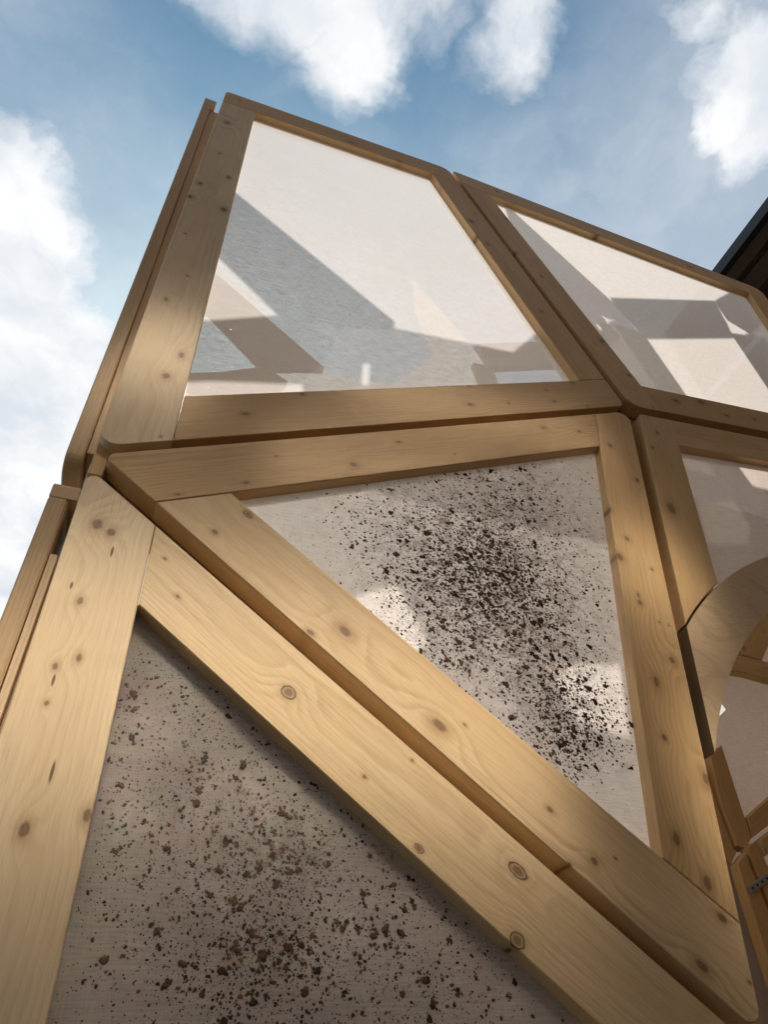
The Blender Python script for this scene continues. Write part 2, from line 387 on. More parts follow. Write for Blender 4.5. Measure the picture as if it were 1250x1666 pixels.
def clip(poly, line):
    """keep the part of a convex polygon left of the directed line (p, q)"""
    (px, py), (qx, qy) = line
    nx, ny = -(qy - py), (qx - px)
    out = []
    for i in range(len(poly)):
        a, b = poly[i], poly[(i + 1) % len(poly)]
        da = (a[0] - px) * nx + (a[1] - py) * ny
        db = (b[0] - px) * nx + (b[1] - py) * ny
        if da >= 0:
            out.append(a)
        if (da >= 0) != (db >= 0):
            k = da / (da - db)
            out.append((a[0] + (b[0] - a[0]) * k, a[1] + (b[1] - a[1]) * k))
    return out


def offset(line, w_):
    """move a directed line to its left by w_"""
    (px, py), (qx, qy) = line
    l = math.hypot(qx - px, qy - py)
    nx, ny = -(qy - py) / l * w_, (qx - px) / l * w_
    return ((px + nx, py + ny), (qx + nx, qy + ny))


def flip(line):
    return (line[1], line[0])


def inset(poly, d):
    n = len(poly)
    res = []
    for i in range(n):
        a, b, c = poly[i - 1], poly[i], poly[(i + 1) % n]
        u = (b[0] - a[0], b[1] - a[1]); v = (c[0] - b[0], c[1] - b[1])
        lu, lv = math.hypot(*u) or 1e-9, math.hypot(*v) or 1e-9
        n1 = (-u[1] / lu, u[0] / lu); n2 = (-v[1] / lv, v[0] / lv)
        k = max(1 + n1[0] * n2[0] + n1[1] * n2[1], 0.25)
        res.append((b[0] + (n1[0] + n2[0]) / k * d, b[1] + (n1[1] + n2[1]) / k * d))
    return res


def round_at(poly, places, r=0.020, tol=0.012):
    """round the vertices of poly that lie at one of the given places"""
    out = []
    n = len(poly)
    for i in range(n):
        a, b, c = poly[i - 1], poly[i], poly[(i + 1) % n]
        hit = [pr for pr in places if math.hypot(b[0] - pr[0], b[1] - pr[1]) < tol]
        if not hit:
            out.append(b)
            continue
        rr = hit[0][2] if len(hit[0]) > 2 else r
        u = Vector((a[0] - b[0], a[1] - b[1])).normalized()
        v = Vector((c[0] - b[0], c[1] - b[1])).normalized()
        ang = u.angle(v)
        tl = rr / math.tan(ang / 2)
        bis = (u + v).normalized()
        cen = Vector(b) + bis * (rr / math.sin(ang / 2))
        p0 = Vector(b) + u * tl
        p1 = Vector(b) + v * tl
        a0 = math.atan2(*(p0 - cen).yx); a1 = math.atan2(*(p1 - cen).yx)
        da = (a1 - a0 + math.pi) % (2 * math.pi) - math.pi
        for k in range(8):
            th = a0 + da * k / 7
            out.append((cen.x + rr * math.cos(th), cen.y + rr * math.sin(th)))
    return out


class Plane:
    """a working plane: origin, two in-plane axes (u, v); outward normal = u x v"""
    def __init__(s, o, u, v):
        s.o = Vector(o); s.u = Vector(u).normalized(); s.v = Vector(v).normalized()
        s.n = s.u.cross(s.v).normalized()


FRONT = Plane((0, WALL_Y, 0), (1, 0, 0), (0, 0, 1))       # normal -Y, towards the street
SIDE = Plane((-0.190, 0, 0), (0, -1, 0), (0, 0, 1))       # wall round the corner, normal -X
REAR_Y = 1.86
REAR = Plane((0, REAR_Y, 0), (1, 0, 0), (0, 0, 1))


def board(parent, name, poly, plane, along, thick, mat=None, bev=0.0016, knots=None, matargs=None, seed=0, depth=0.0):
    """extrude a planar outline into a piece of timber whose local X runs along the grain"""
    if area(poly) < 0:
        poly = poly[::-1]
    cx_ = sum(p[0] for p in poly) / len(poly)
    cy_ = sum(p[1] for p in poly) / len(poly)
    d = Vector(along).normalized()
    e = Vector((-d.y, d.x))
    loc = lambda p: ((p[0] - cx_) * d.x + (p[1] - cy_) * d.y, (p[0] - cx_) * e.x + (p[1] - cy_) * e.y)
    P = [loc(p) for p in poly]
    I = inset(P, bev)
    n = len(P)
    V = [(x, y, 0) for x, y in I] + [(x, y, -bev) for x, y in P] + [(x, y, -thick + bev) for x, y in P] + [(x, y, -thick) for x, y in I]
    Fc = [tuple(range(n)), tuple(range(4 * n - 1, 3 * n - 1, -1))]
    for L in range(3):
        for i in range(n):
            j = (i + 1) % n
            Fc.append((L * n + i, (L + 1) * n + i, (L + 1) * n + j, L * n + j))
    X = plane.u * d.x + plane.v * d.y
    Y = plane.u * e.x + plane.v * e.y
    Z = plane.n
    O = plane.o + plane.u * cx_ + plane.v * cy_ - Z * depth
    mw = Matrix(((X.x, Y.x, Z.x, O.x), (X.y, Y.y, Z.y, O.y), (X.z, Y.z, Z.z, O.z), (0, 0, 0, 1)))
    if mat is None:
        ks = [(*loc((k[0], k[1])), k[2], k[3]) for k in (knots or [])]
        mat = wood('spruce_' + name, seed, ks, **(matargs or {}))
    return link_mesh(name, V, Fc, mat, parent, mw)


def sheet(parent, name, poly, plane, depth, mat, holes=(), grid=None):
    """thin cloth or panel sheet in a plane; optional holes"""
    loops = [list(poly)] + [list(h) for h in holes]
    bm_ = bmesh.new()
    edges = []
    for l in loops:
        vs_ = [bm_.verts.new((p[0], p[1], 0)) for p in l]
        edges += [bm_.edges.new((vs_[i], vs_[(i + 1) % len(vs_)])) for i in range(len(vs_))]
    if holes:
        bmesh.ops.triangle_fill(bm_, use_beauty=True, use_dissolve=False, edges=edges, normal=(0, 0, 1))
    else:
        bm_.faces.new(list(bm_.verts))
    bm_.verts.index_update()
    vs = [v.co.copy() for v in bm_.verts]
    faces = [tuple(v.index for v in f.verts) for f in bm_.faces]
    bm_.free()
    O = plane.o - plane.n * depth
    mw = Matrix(((plane.u.x, plane.v.x, plane.n.x, O.x), (plane.u.y, plane.v.y, plane.n.y, O.y),
                 (plane.u.z, plane.v.z, plane.n.z, O.z), (0, 0, 0, 1)))
    return link_mesh(name, vs, faces, mat, parent, mw)


W_ = 0.120      # board width
T_ = 0.046      # board thickness
CLOTH = 0.026   # the cloth sits this far behind the front face


def cut(lines, keep):
    big = [(-20, -20), (20, -20), (20, 20), (-20, 20)]
    for l in keep:
        big = clip(big, l)
    return big


def corner(l1, l2):
    (x1, y1), (x2, y2) = l1
    (x3, y3), (x4, y4) = l2
    den = (x1 - x2) * (y3 - y4) - (y1 - y2) * (x3 - x4)
    a = x1 * y2 - y1 * x2
    b = x3 * y4 - y3 * x4
    return ((a * (x3 - x4) - (x1 - x2) * b) / den, (a * (y3 - y4) - (y1 - y2) * b) / den)


def frame(root, lines, boards, plane, cloth_mat=None, widths=None, rounds=None, seed=0, thick=T_, args=None, cloth_depth=CLOTH):
    """lines: directed outline edges, interior on the left, in order.
    boards: list of (name, line index, 'start' rule, 'end' rule, knots) with rule 'full' or 'butt'"""
    n = len(lines)
    wd = widths or [W_] * n
    inner = [offset(l, wd[i]) for i, l in enumerate(lines)]
    corners = [corner(lines[i - 1], lines[i]) for i in range(n)]
    places = [(c[0], c[1], (rounds or [0.020] * n)[i]) for i, c in enumerate(corners) if (rounds or [0.020] * n)[i] > 0]
    for k, (nm, i, ra, rb, kn) in enumerate(boards):
        pr_, nx_ = (i - 1) % n, (i + 1) % n
        g = 0.0011
        keep = [lines[i], flip(inner[i])]
        keep.append(lines[pr_] if ra == 'full' else offset(inner[pr_], g))
        keep.append(lines[nx_] if rb == 'full' else offset(inner[nx_], g))
        keep += [lines[j] for j in range(n) if j not in (i, pr_, nx_)]
        poly = round_at(cut(lines, keep), places)
        (ax, ay), (bx, by) = lines[i]
        a_ = dict((args or {}).get(i, {}))
        board(root, nm, poly, plane, (bx - ax, by - ay), thick, knots=KNOTS.get(kn, []), seed=seed * 17 + k * 5 + 3, matargs=a_)
    inn = cut(lines, [offset(l, wd[i] - 0.012) for i, l in enumerate(lines)])
    cl = None
    if cloth_mat:
        cl = sheet(root, 'fabric', inn, plane, cloth_depth, cloth_mat)
    return inner, inn, cl


# ------------------------------------------------------------------ ground and surroundings
# panes (x, z, width, height); first row added to throw sun patches on the timber
PANE_R = 0.085
PANES = [(0.64, 7.085, 1.00, 0.53), (0.36, 7.80, 0.30, 0.36), (0.86, 7.58, 0.62, 0.24), (1.12, 7.90, 0.84, 0.26), (1.47, 7.48, 0.32, 0.40), (1.42, 6.98, 0.24, 0.44),
         (-1.6, 7.3, 0.9, 1.1), (3.2, 7.3, 0.9, 1.1), (5.0, 7.3, 0.9, 1.1), (-3.4, 7.3, 0.9, 1.1),
         (-3.4, 4.0, 0.9, 1.4), (3.2, 4.0, 0.9, 1.4), (5.0, 4.0, 0.9, 1.4)]
ground_m = plain('paving_stone', (0.034, 0.031, 0.028), 0.9, 0.25, 3.0)
gs = link_mesh('ground', [(-300, -300, 0), (300, -300, 0), (300, 300, 0), (-300, 300, 0)], [(0, 1, 2, 3)], ground_m)
gs['kind'] = 'structure'

# brick town house across the narrow street (behind the viewer); its added mirror panes throw sunlight back on the timber
stucco = plain('brown_brick_wall', (0.085, 0.055, 0.036), 0.9, 0.15, 2.0)
mirror_m, gt = new_mat('sun_mirror_pane')
gt.n('ShaderNodeOutputMaterial', {'Surface': gt.n('ShaderNodeBsdfPrincipled', {'Base Color': (0.90, 0.84, 0.74, 1), 'Metallic': 1.0, 'Roughness': PANE_R}).outputs[0]})
dark_frame = plain('dark_window_frame', (0.10, 0.09, 0.08), 0.5, 0.1, 20)
FY = -3.5
FAC = Plane((0, FY, 0), (-1, 0, 0), (0, 0, 1))          # faces +Y
house = thing('town_house', 'unseen brick town house across the street with mirror panes added to reflect the sun', 'building', (0, FY, 0))
def wrect(xc, zc, w2, h2):
    return (-(xc) - w2 / 2, zc - h2 / 2, w2, h2)
wins = [wrect(*t_) for t_ in PANES]
wpoly = [[(u, z), (u + a_, z), (u + a_, z + h_), (u, z + h_)] for u, z, a_, h_ in wins]
sheet(house, 'wall', [(-8, 0), (8, 0), (8, 9.3), (-8, 9.3)], FAC, 0.0, stucco, holes=wpoly)
board(house, 'roof', [(-8.3, 9.3), (8.3, 9.3), (8.3, 9.6), (-8.3, 9.6)], FAC, (1, 0), 6.0, plain('slate', (0.08, 0.08, 0.085)), bev=0.01, depth=-0.3)
for (x0, z0, a_, h_), wp in zip(wins, wpoly):
    fr = board(house, 'mirror_pane', wp, FAC, (1, 0), 0.02, mirror_m, bev=0.001, depth=0.05)
    f_ = 0.04
    for p_, q_ in (((0, 0), (a_, f_)), ((0, h_ - f_), (a_, h_)), ((0, f_), (f_, h_ - f_)), ((a_ - f_, f_), (a_, h_ - f_))):
        board(house, 'window_frame', [(x0 + p_[0], z0 + p_[1]), (x0 + q_[0], z0 + p_[1]), (x0 + q_[0], z0 + q_[1]), (x0 + p_[0], z0 + q_[1])], FAC, (1, 0), 0.03, dark_frame, bev=0.002, depth=0.015)

# dark timber building on the right whose eave shows above the wall
bld = thing('timber_building', 'dark timber building at upper right with black gutter and plank soffit', 'building', (6.0, 1.5, 0))
black = plain('black_gutter_paint', (0.010, 0.012, 0.014), 0.55, 0.1, 6)
brownp = wood('weathered_plank', 77, light=(0.20, 0.15, 0.115), late=(0.10, 0.072, 0.052), spacing=0.02, auto=0.3, contrast=0.5)
browng = wood('weathered_dark_plank', 78, light=(0.060, 0.045, 0.036), late=(0.035, 0.026, 0.02), spacing=0.02, auto=0.3, contrast=0.5)
UP = Plane((0, 0, 9.30), (1, 0, 0), (0, -1, 0))           # soffit seen from below, normal -Z
def soffit(name, x0, x1, m_, dep, th, y0=-6.0, y1=9.0):
    return board(bld, name, [(x0, -y1), (x1, -y1), (x1, -y0), (x0, -y0)], UP, (0, 1), th, m_, bev=0.006, depth=dep)
soffit('gutter', 6.06, 6.16, black, -0.02, 0.18)
soffit('soffit_plank', 6.17, 6.40, brownp, 0.06, 0.03)
soffit('soffit_plank', 6.412, 6.50, browng, 0.085, 0.03)
soffit('soffit_plank', 6.512, 6.80, brownp, 0.07, 0.03)
soffit('soffit_plank', 6.812, 7.05, browng, 0.08, 0.03)
soffit('soffit_plank', 7.062, 7.30, brownp, 0.07, 0.03)
soffit('backing_board', 6.12, 7.32, browng, 0.13, 0.03)
for yk in (-1.0, 0.3, 1.0, 1.62, 2.3, 3.4):
    board(bld, 'bracket', [(6.42, -yk - 0.11), (6.78, -yk - 0.11), (6.78, -yk), (6.42, -yk)], UP, (1, 0), 0.09, browng, bev=0.008, depth=-0.03)
wallR = Plane((7.3, 0, 0), (0, -1, 0), (0, 0, 1))
for k in range(24):
    z0 = 0.02 + k * 0.385
    board(bld, 'cladding_plank', [(-9.0, z0), (6.0, z0), (6.0, z0 + 0.375), (-9.0, z0 + 0.375)], wallR, (1, 0), 0.03, brownp, bev=0.005)

# ------------------------------------------------------------------ the street wall of the pavilion
LOOK = {
    'warm': dict(light=(0.65, 0.43, 0.205), late=(0.38, 0.215, 0.085), contrast=0.7),
    'pale': dict(light=(0.81, 0.645, 0.425), late=(0.55, 0.385, 0.21), contrast=0.6),
}
mus_a = fabric('muslin_upper', seed=1, see=0.23)
mus_b = fabric('muslin_upper_right', seed=2, see=0.06)
mus_c = fabric('muslin_soiled', col=(0.84, 0.79, 0.75), seed=3, see=0.05, trans=0.62, stains=SOIL_C, st_amt=0.85)
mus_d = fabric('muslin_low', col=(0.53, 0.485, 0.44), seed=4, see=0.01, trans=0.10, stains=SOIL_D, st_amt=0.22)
mus_e = fabric('muslin_arch', col=(0.70, 0.62, 0.58), seed=5, see=0.05, trans=0.60)
GRP = 'timber frames with muslin that make up the street wall'


def root(name, label, at, plane=FRONT, group=GRP, cat='framed screen'):
    p = plane.o + plane.u * at[0] + plane.v * at[1]
    return thing(name, label, cat, p, group)


# A: tall four-sided frame, upper left (edges directed so that the interior is on the left)
A = [((-0.108, 2.211), (1.158, 2.829)), ((1.189, 2.863), (0.843, 4.292)), ((0.818, 4.356), (-0.104, 4.253)), ((-0.12, 4.118), (-0.14, 2.219))]
ra = root('muslin_screen', 'tall four-sided timber frame at the upper left with sun-striped white muslin', (0.45, 2.5))
frame(ra, A, [('bottom_rail', 0, 'butt', 'full', 'A_bottom'), ('right_stile', 1, 'butt', 'butt', 'A_right'),
              ('top_rail', 2, 'full', 'full', 'A_top'), ('left_stile', 3, 'butt', 'full', 'A_left')],
      FRONT, mus_a, rounds=[0.028, 0.03, 0.05, 0.02], seed=1,
      args={0: dict(LOOK['warm'], pith=(-0.02, -0.05)), 1: dict(pith=(0.05, -0.03), contrast=0.7), 2: {}, 3: dict(LOOK['pale'], pith=(0.01, -0.12))})

# B: wide frame, upper right
B = [((1.348, 2.88), (1.811, 2.955)), ((2.38, 3.02), (2.61, 4.38)), ((2.615, 4.386), (0.871, 4.358)), ((0.863, 4.30), (1.22, 2.866))]
rb = root('muslin_screen', 'wide timber frame at the upper right with shadowed muslin, below the dark eave', (1.7, 3.1))
frame(rb, B, [('bottom_rail', 0, 'butt', 'butt', 'B_bottom'), ('right_stile', 1, 'full', 'full', 'none'),
              ('top_rail', 2, 'butt', 'full', 'B_top'), ('left_stile', 3, 'butt', 'full', 'B_left')],
      FRONT, mus_b, rounds=[0.05, 0.02, 0.05, 0.012], seed=2,
      args={0: dict(LOOK['warm'], pith=(0.0, -0.04)), 1: {}, 2: {}, 3: dict(pith=(0.0, -0.05))})

# C: triangular frame in the middle
C_ = [((-0.107, 2.165), (0.827, 1.409)), ((0.875, 1.399), (1.188, 2.78)), ((1.163, 2.806), (-0.102, 2.194))]
rc = root('muslin_screen', 'large triangular timber frame in the middle with dark soil crumbs on its muslin', (0.6, 2.0))
_, inC, clC = frame(rc, C_, [('diagonal_rail', 0, 'butt', 'full', 'C_diag'), ('right_stile', 1, 'butt', 'full', 'C_right'),
                        ('top_rail', 2, 'butt', 'full', 'C_top')],
               FRONT, mus_c, rounds=[0.016, 0.02, 0.028], seed=3,
               args={0: dict(pith=(0.03, -0.13), contrast=0.55, light=(0.78, 0.58, 0.34)), 1: dict(pith=(-0.02, -0.10)), 2: dict(LOOK['warm'], pith=(0.0, -0.045))})

# D: lower left frame
D_ = [((-0.133, 0.86), (0.86, 1.345)), ((0.813, 1.39), (-0.116, 2.128)), ((-0.137, 2.122), (-0.133, 1.684))]
rd = root('muslin_screen', 'triangular timber frame at the lower left with grey speckled muslin', (0.2, 1.5))
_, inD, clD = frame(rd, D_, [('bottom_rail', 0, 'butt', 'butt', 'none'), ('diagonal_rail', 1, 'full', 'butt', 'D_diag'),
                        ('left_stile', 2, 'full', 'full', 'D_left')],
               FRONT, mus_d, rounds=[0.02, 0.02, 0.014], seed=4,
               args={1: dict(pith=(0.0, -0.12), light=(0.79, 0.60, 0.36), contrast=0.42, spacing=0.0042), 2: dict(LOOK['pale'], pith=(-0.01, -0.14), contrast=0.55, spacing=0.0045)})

# frames of the row below, down to the ground (only their tops can be glimpsed)
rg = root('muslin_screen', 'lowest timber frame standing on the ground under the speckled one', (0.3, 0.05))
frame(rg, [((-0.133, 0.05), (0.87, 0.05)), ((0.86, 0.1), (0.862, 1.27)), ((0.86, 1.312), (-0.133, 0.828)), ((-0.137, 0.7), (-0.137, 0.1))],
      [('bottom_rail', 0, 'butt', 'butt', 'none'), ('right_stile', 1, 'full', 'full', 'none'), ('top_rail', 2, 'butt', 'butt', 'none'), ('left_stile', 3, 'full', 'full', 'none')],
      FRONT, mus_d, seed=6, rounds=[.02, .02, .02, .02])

# E: the frame with the round archway
EL = ((1.235, 2.819), (1.05, 2.041))
AC, RO, RI = (1.96, 1.20), 1.242, 1.129


def e_line_x(z, shift=0.0):
    (x0, z0), (x1, z1) = EL
    return x0 + (x1 - x0) * (z - z0) / (z1 - z0) + shift


re_ = root('muslin_screen', 'timber frame round the archway at the right edge, its muslin cut by a plywood ring', (1.8, 2.6))
topE = ((2.72, 3.053), (1.283, 2.832))
lineE = EL
rightE = ((2.87, 1.9), (2.70, 3.0))
big = cut(None, [lineE, flip(offset(lineE, W_)), topE])
# left stile is cut off by the ring
arc = [(AC[0] + (RO + 0.004) * math.cos(a), AC[1] + (RO + 0.004) * math.sin(a)) for a in np.linspace(math.radians(150), math.radians(128), 14)]
def beyond_ring(poly_line_pts):
    return [p for p in poly_line_pts]
inner_l = offset(lineE, W_)
def ring_hit(line, R):
    (x0, z0), (x1, z1) = line
    dx, dz = x1 - x0, z1 - z0
    fx, fz = x0 - AC[0], z0 - AC[1]
    a, b, c = dx * dx + dz * dz, 2 * (fx * dx + fz * dz), fx * fx + fz * fz - R * R
    t_ = (-b - math.sqrt(b * b - 4 * a * c)) / (2 * a)
    return (x0 + dx * t_, z0 + dz * t_)
h0 = ring_hit(lineE, RO + 0.004)
h1 = ring_hit(inner_l, RO + 0.004)
a0 = math.atan2(h0[1] - AC[1], h0[0] - AC[0]); a1 = math.atan2(h1[1] - AC[1], h1[0] - AC[0])
arcp = [(AC[0] + (RO + 0.004) * math.cos(a), AC[1] + (RO + 0.004) * math.sin(a)) for a in np.linspace(a0, a1, 12)]
tl = corner(lineE, topE); tr = corner(inner_l, topE)
stile = [tl] + arcp + [tr]
board(re_, 'left_stile', round_at(stile, [(tl[0], tl[1], 0.016)]), FRONT, (lineE[1][0] - lineE[0][0], lineE[1][1] - lineE[0][1]), T_,
      knots=KNOTS['E_left'], seed=51, matargs=dict(pith=(-0.055, -0.03), contrast=0.75))
railE = cut(None, [topE, flip(offset(topE, W_)), offset(inner_l, 0.0007), ((3.2, 1.0), (2.70, 3.2))])
board(re_, 'top_rail', railE, FRONT, (topE[1][0] - topE[0][0], topE[1][1] - topE[0][1]), T_, seed=52, matargs=dict(pith=(0.02, -0.08)))
clothE = [corner(offset(inner_l, -0.01), offset(topE, W_ - 0.012))] + \
         [(AC[0] + (RO - 0.02) * math.cos(a), AC[1] + (RO - 0.02) * math.sin(a)) for a in np.linspace(a1 + 0.01, math.radians(52), 26)] + \
         [(2.74, 2.93)]
sheet(re_, 'fabric', clothE, FRONT, CLOTH, mus_e)

# the plywood ring of the archway
ply_m, pt = new_mat('ring_plywood')
P = pt.n('ShaderNodeTexCoord').outputs['Object']
Pw = pt.vm('ADD', P, pt.vm('MULTIPLY', pt.noise(pt.vm('MULTIPLY', P, (3, 3, 3)), 1.0, 3, 0.5, col=True), (0.35, 0.35, 0.0)))
fl = pt.noise(pt.vm('MULTIPLY', Pw, (4.2, 7.0, 1)), 1.0, 1, 0.4)
band = pt.ramp(pt.m('FRACT', pt.m('MULTIPLY', fl, 4.0)), [(0.0, 0.0), (0.42, 0.12), (0.46, 1.0), (0.62, 0.85), (0.68, 0.1), (1.0, 0.0)])
fine = pt.noise(pt.vm('MULTIPLY', Pw, (16, 300, 1)), 1.0, 3, 0.6)
pc = pt.mix(pt.m('MULTIPLY', band, 0.35), (0.68, 0.50, 0.31), (0.45, 0.29, 0.16))
pc = pt.mix(pt.m('MULTIPLY', pt.sstep(fine, 0.4, 0.8), 0.3), pc, (0.24, 0.14, 0.07))
pt.n('ShaderNodeOutputMaterial', {'Surface': pt.n('ShaderNodeBsdfPrincipled', {'Base Color': pc, 'Roughness': 0.55}).outputs[0]})
edge_m = wood('plywood_edge', 91, light=(0.22, 0.145, 0.08), late=(0.10, 0.06, 0.03), spacing=0.006, pith=(0, -0.5))
ring = root('arch_ring', 'curved plywood ring framing the round archway at the right edge', (1.96, 2.3), cat='archway', group=None)
# outline: outer arc, down the straight cut along the stile gap, inner arc
def meet(R):
    return ring_hit(lineE, R)
c0, c1 = meet(RO), meet(RI)
th0 = math.atan2(c0[1] - AC[1], c0[0] - AC[0]); th1 = math.atan2(c1[1] - AC[1], c1[0] - AC[0])
outer_p = [(AC[0] + RO * math.cos(a), AC[1] + RO * math.sin(a)) for a in np.linspace(math.radians(35), th0, 44)]
inner_p = [(AC[0] + RI * math.cos(a), AC[1] + RI * math.sin(a)) for a in np.linspace(th1, math.radians(35), 48)]
pl_ = outer_p + inner_p
loops = [[Vector((p[0], p[1], 0)) for p in pl_]]
tri = tessellate_polygon(loops)
n_ = len(pl_)
cen = Vector((1.5, WALL_Y, 2.2))
V = [(p[0] - 1.5, p[1] - 2.2, 0.0) for p in pl_] + [(p[0] - 1.5, p[1] - 2.2, -0.040) for p in pl_]
Fc = [tuple(t_) for t_ in tri] + [tuple(n_ + i for i in reversed(t_)) for t_ in tri]
side0 = len(Fc)
for i in range(n_):
    j = (i + 1) % n_
    Fc.append((i, n_ + i, n_ + j, j))
mwr = Matrix(((1, 0, 0, cen.x), (0, 0, -1, cen.y), (0, 1, 0, cen.z), (0, 0, 0, 1)))
rp = link_mesh('plywood_face', V, Fc, ply_m, ring, mwr)
rp.data.materials.append(edge_m)
for k, pol in enumerate(rp.data.polygons):
    if k >= side0:
        pol.material_index = 1
bm = bmesh.new(); bm.from_mesh(rp.data); bmesh.ops.recalc_face_normals(bm, faces=bm.faces); bm.to_mesh(rp.data); bm.free()

# ------------------------------------------------------------------ soil on the cloth
soil_m, st = new_mat('dark_soil')
P = st.n('ShaderNodeTexCoord').outputs['Object']
sc = st.mix(st.sstep(st.noise(P, 70.0, 3, 0.6), 0.35, 0.7), (0.018, 0.010, 0.006), (0.13, 0.066, 0.030))
st.n('ShaderNodeOutputMaterial', {'Surface': st.n('ShaderNodeBsdfPrincipled', {'Base Color': sc, 'Roughness': 0.95}).outputs[0]})


def inside(poly, x, y):
    for i in range(len(poly)):
        a, b = poly[i], poly[(i + 1) % len(poly)]
        if (b[0] - a[0]) * (y - a[1]) - (b[1] - a[1]) * (x - a[0]) < 0:
            return False
    return True


def soil(parent, banks, poly, n_big, n_mid, n_dust, seed, big=(0.0035, 0.0085), mid=(0.0014, 0.0034), dust=(0.0004, 0.0011)):
    rng = random.Random(seed)
    if area(poly) < 0:
        poly = poly[::-1]
    ws = [b[6] for b in banks]
    pts = []
    def sample(spread):
        b = rng.choices(banks, ws)[0]
        for _ in range(40):
            g1, g2 = rng.gauss(0, spread), rng.gauss(0, spread)
            x = b[0] + b[2] * g1 + b[4] * g2
            z = b[1] + b[3] * g1 + b[5] * g2
            if inside(poly, x, z):
                return x, z
        return None
    for _ in range(n_big):
        s = sample(0.85)
        if s:
            r = big[0] + (big[1] - big[0]) * rng.random() ** 2.6
            pts.append((s[0], s[1], r))
            for _ in range(rng.randint(1, 5)):      # crumbs fallen apart round a clod
                a, d = rng.uniform(0, 6.3), r * rng.uniform(0.7, 1.9)
                pts.append((s[0] + d * math.cos(a), s[1] + d * math.sin(a), r * rng.uniform(0.25, 0.6)))
    for _ in range(n_mid):
        s = sample(1.2)
        if s:
            pts.append((s[0], s[1], mid[0] + (mid[1] - mid[0]) * rng.random() ** 2))
    for _ in range(n_dust):
        s = sample(1.35)
        if s:
            pts.append((s[0], s[1], rng.uniform(*dust)))
    V, Fc = [], []
    y0 = WALL_Y + CLOTH - 0.0006
    for x, z, r in pts:
        if not inside(poly, x, z):
            continue
        k = 11 if r > 0.0025 else (7 if r > 0.0011 else 5)
        base = len(V)
        el = rng.uniform(1.0, 1.7); th = rng.uniform(0, math.pi)
        rot = rng.uniform(0, 6.3)
        h = r * rng.uniform(0.3, 0.6)
        for ringi, (rr, hh) in enumerate(((1.0, 0.0), (0.62, 0.75))):
            for i in range(k):
                a = rot + 2 * math.pi * i / k
                q_ = rr * r * rng.uniform(0.70, 1.18)
                px_, pz_ = q_ * math.cos(a) * el, q_ * math.sin(a)
                V.append((x + px_ * math.cos(th) - pz_ * math.sin(th), y0 - h * hh * rng.uniform(0.7, 1.1), z + px_ * math.sin(th) + pz_ * math.cos(th)))
        for i in range(k):
            j = (i + 1) % k
            Fc.append((base + i, base + j, base + k + j, base + k + i))
        Fc.append(tuple(base + k + i for i in range(k)))
    o = link_mesh('soil_crumbs', V, Fc, soil_m, parent)
    o['kind'] = 'stuff'
    return o


inC2 = cut(None, [offset(l, W_ + 0.004) for l in C_])
inD2 = cut(None, [offset(l, W_ + 0.004) for l in D_])
soil(rc, SOIL_C, inC2, 520, 6500, 9000, 5, big=(0.0022, 0.0056), mid=(0.0010, 0.0026))
soil(rd, SOIL_D, inD2, 190, 1500, 5500, 6, big=(0.0018, 0.0046), mid=(0.0010, 0.0022), dust=(0.0004, 0.0010))

# ------------------------------------------------------------------ wall round the left corner, seen on edge
side_cloth = fabric('muslin_side', seed=7, see=0.12)
SGRP = 'timber frames of the side wall round the left corner'
# u = -y on this plane (u from -1.95 to -0.915)
def side_frame(label, z0, z1, cap, seed, bat):
    r_ = thing('muslin_screen', label, 'framed screen', (-0.167, 1.4, z0), SGRP)
    ul, ur = -1.80, -0.915
    a = dict(light=(0.60, 0.43, 0.25), late=(0.40, 0.24, 0.12))
    st_ = [(ur - 0.12, z0), (ur, z0), (ur, z1 - cap - 0.002), (ur - 0.12, z1 - cap - 0.002)]
    board(r_, 'front_stile', round_at(st_, [(ur, z0, 0.035)]), SIDE, (0, 1), 0.030, seed=seed, matargs=dict(a, auto=0.35), bev=0.003)
    board(r_, 'top_rail', round_at([(ul, z1 - max(cap, 0.03)), (ur, z1 - cap), (ur, z1), (ul, z1)], [(ur, z1, 0.012)]), SIDE, (1, 0), 0.044, seed=seed + 1, matargs=a)
    board(r_, 'bottom_rail', [(ul, z0), (ur - 0.122, z0), (ur - 0.122, z0 + 0.12), (ul, z0 + 0.12)], SIDE, (1, 0), 0.044, seed=seed + 2, matargs=a)
    board(r_, 'rear_stile', [(ul, z0 + 0.122), (ul + 0.12, z0 + 0.122), (ul + 0.12, z1 - 0.122), (ul, z1 - 0.122)], SIDE, (0, 1), 0.044, seed=seed + 3, matargs=a)
    board(r_, 'edge_batten', [(ur - 0.11, bat[0]), (ur - 0.004, bat[0]), (ur - 0.004, bat[1]), (ur - 0.11, bat[1])], SIDE, (0, 1), bat[3], seed=seed + 4,
          matargs=dict(a, light=bat[2]), depth=0.0315, bev=0.001)
    board(r_, 'gap_shade_strip', [(ur - 0.115, z0 + 0.01), (ur - 0.016, z0 + 0.01), (ur - 0.016, z1 - cap - 0.004), (ur - 0.115, z1 - cap - 0.004)], SIDE, (0, 1), 0.012, seed=seed + 5,
          matargs=dict(light=(0.30, 0.18, 0.085), late=(0.2, 0.11, 0.05)), depth=0.0315 + bat[3] + 0.001, bev=0.001)  # dark strip added to fill the gap where only shade shows
    sheet(r_, 'fabric', [(ul + 0.1, z0 + 0.1), (ur - 0.1, z0 + 0.1), (ur - 0.1, z1 - 0.1), (ul + 0.1, z1 - 0.1)], SIDE, 0.034, side_cloth)
    return r_


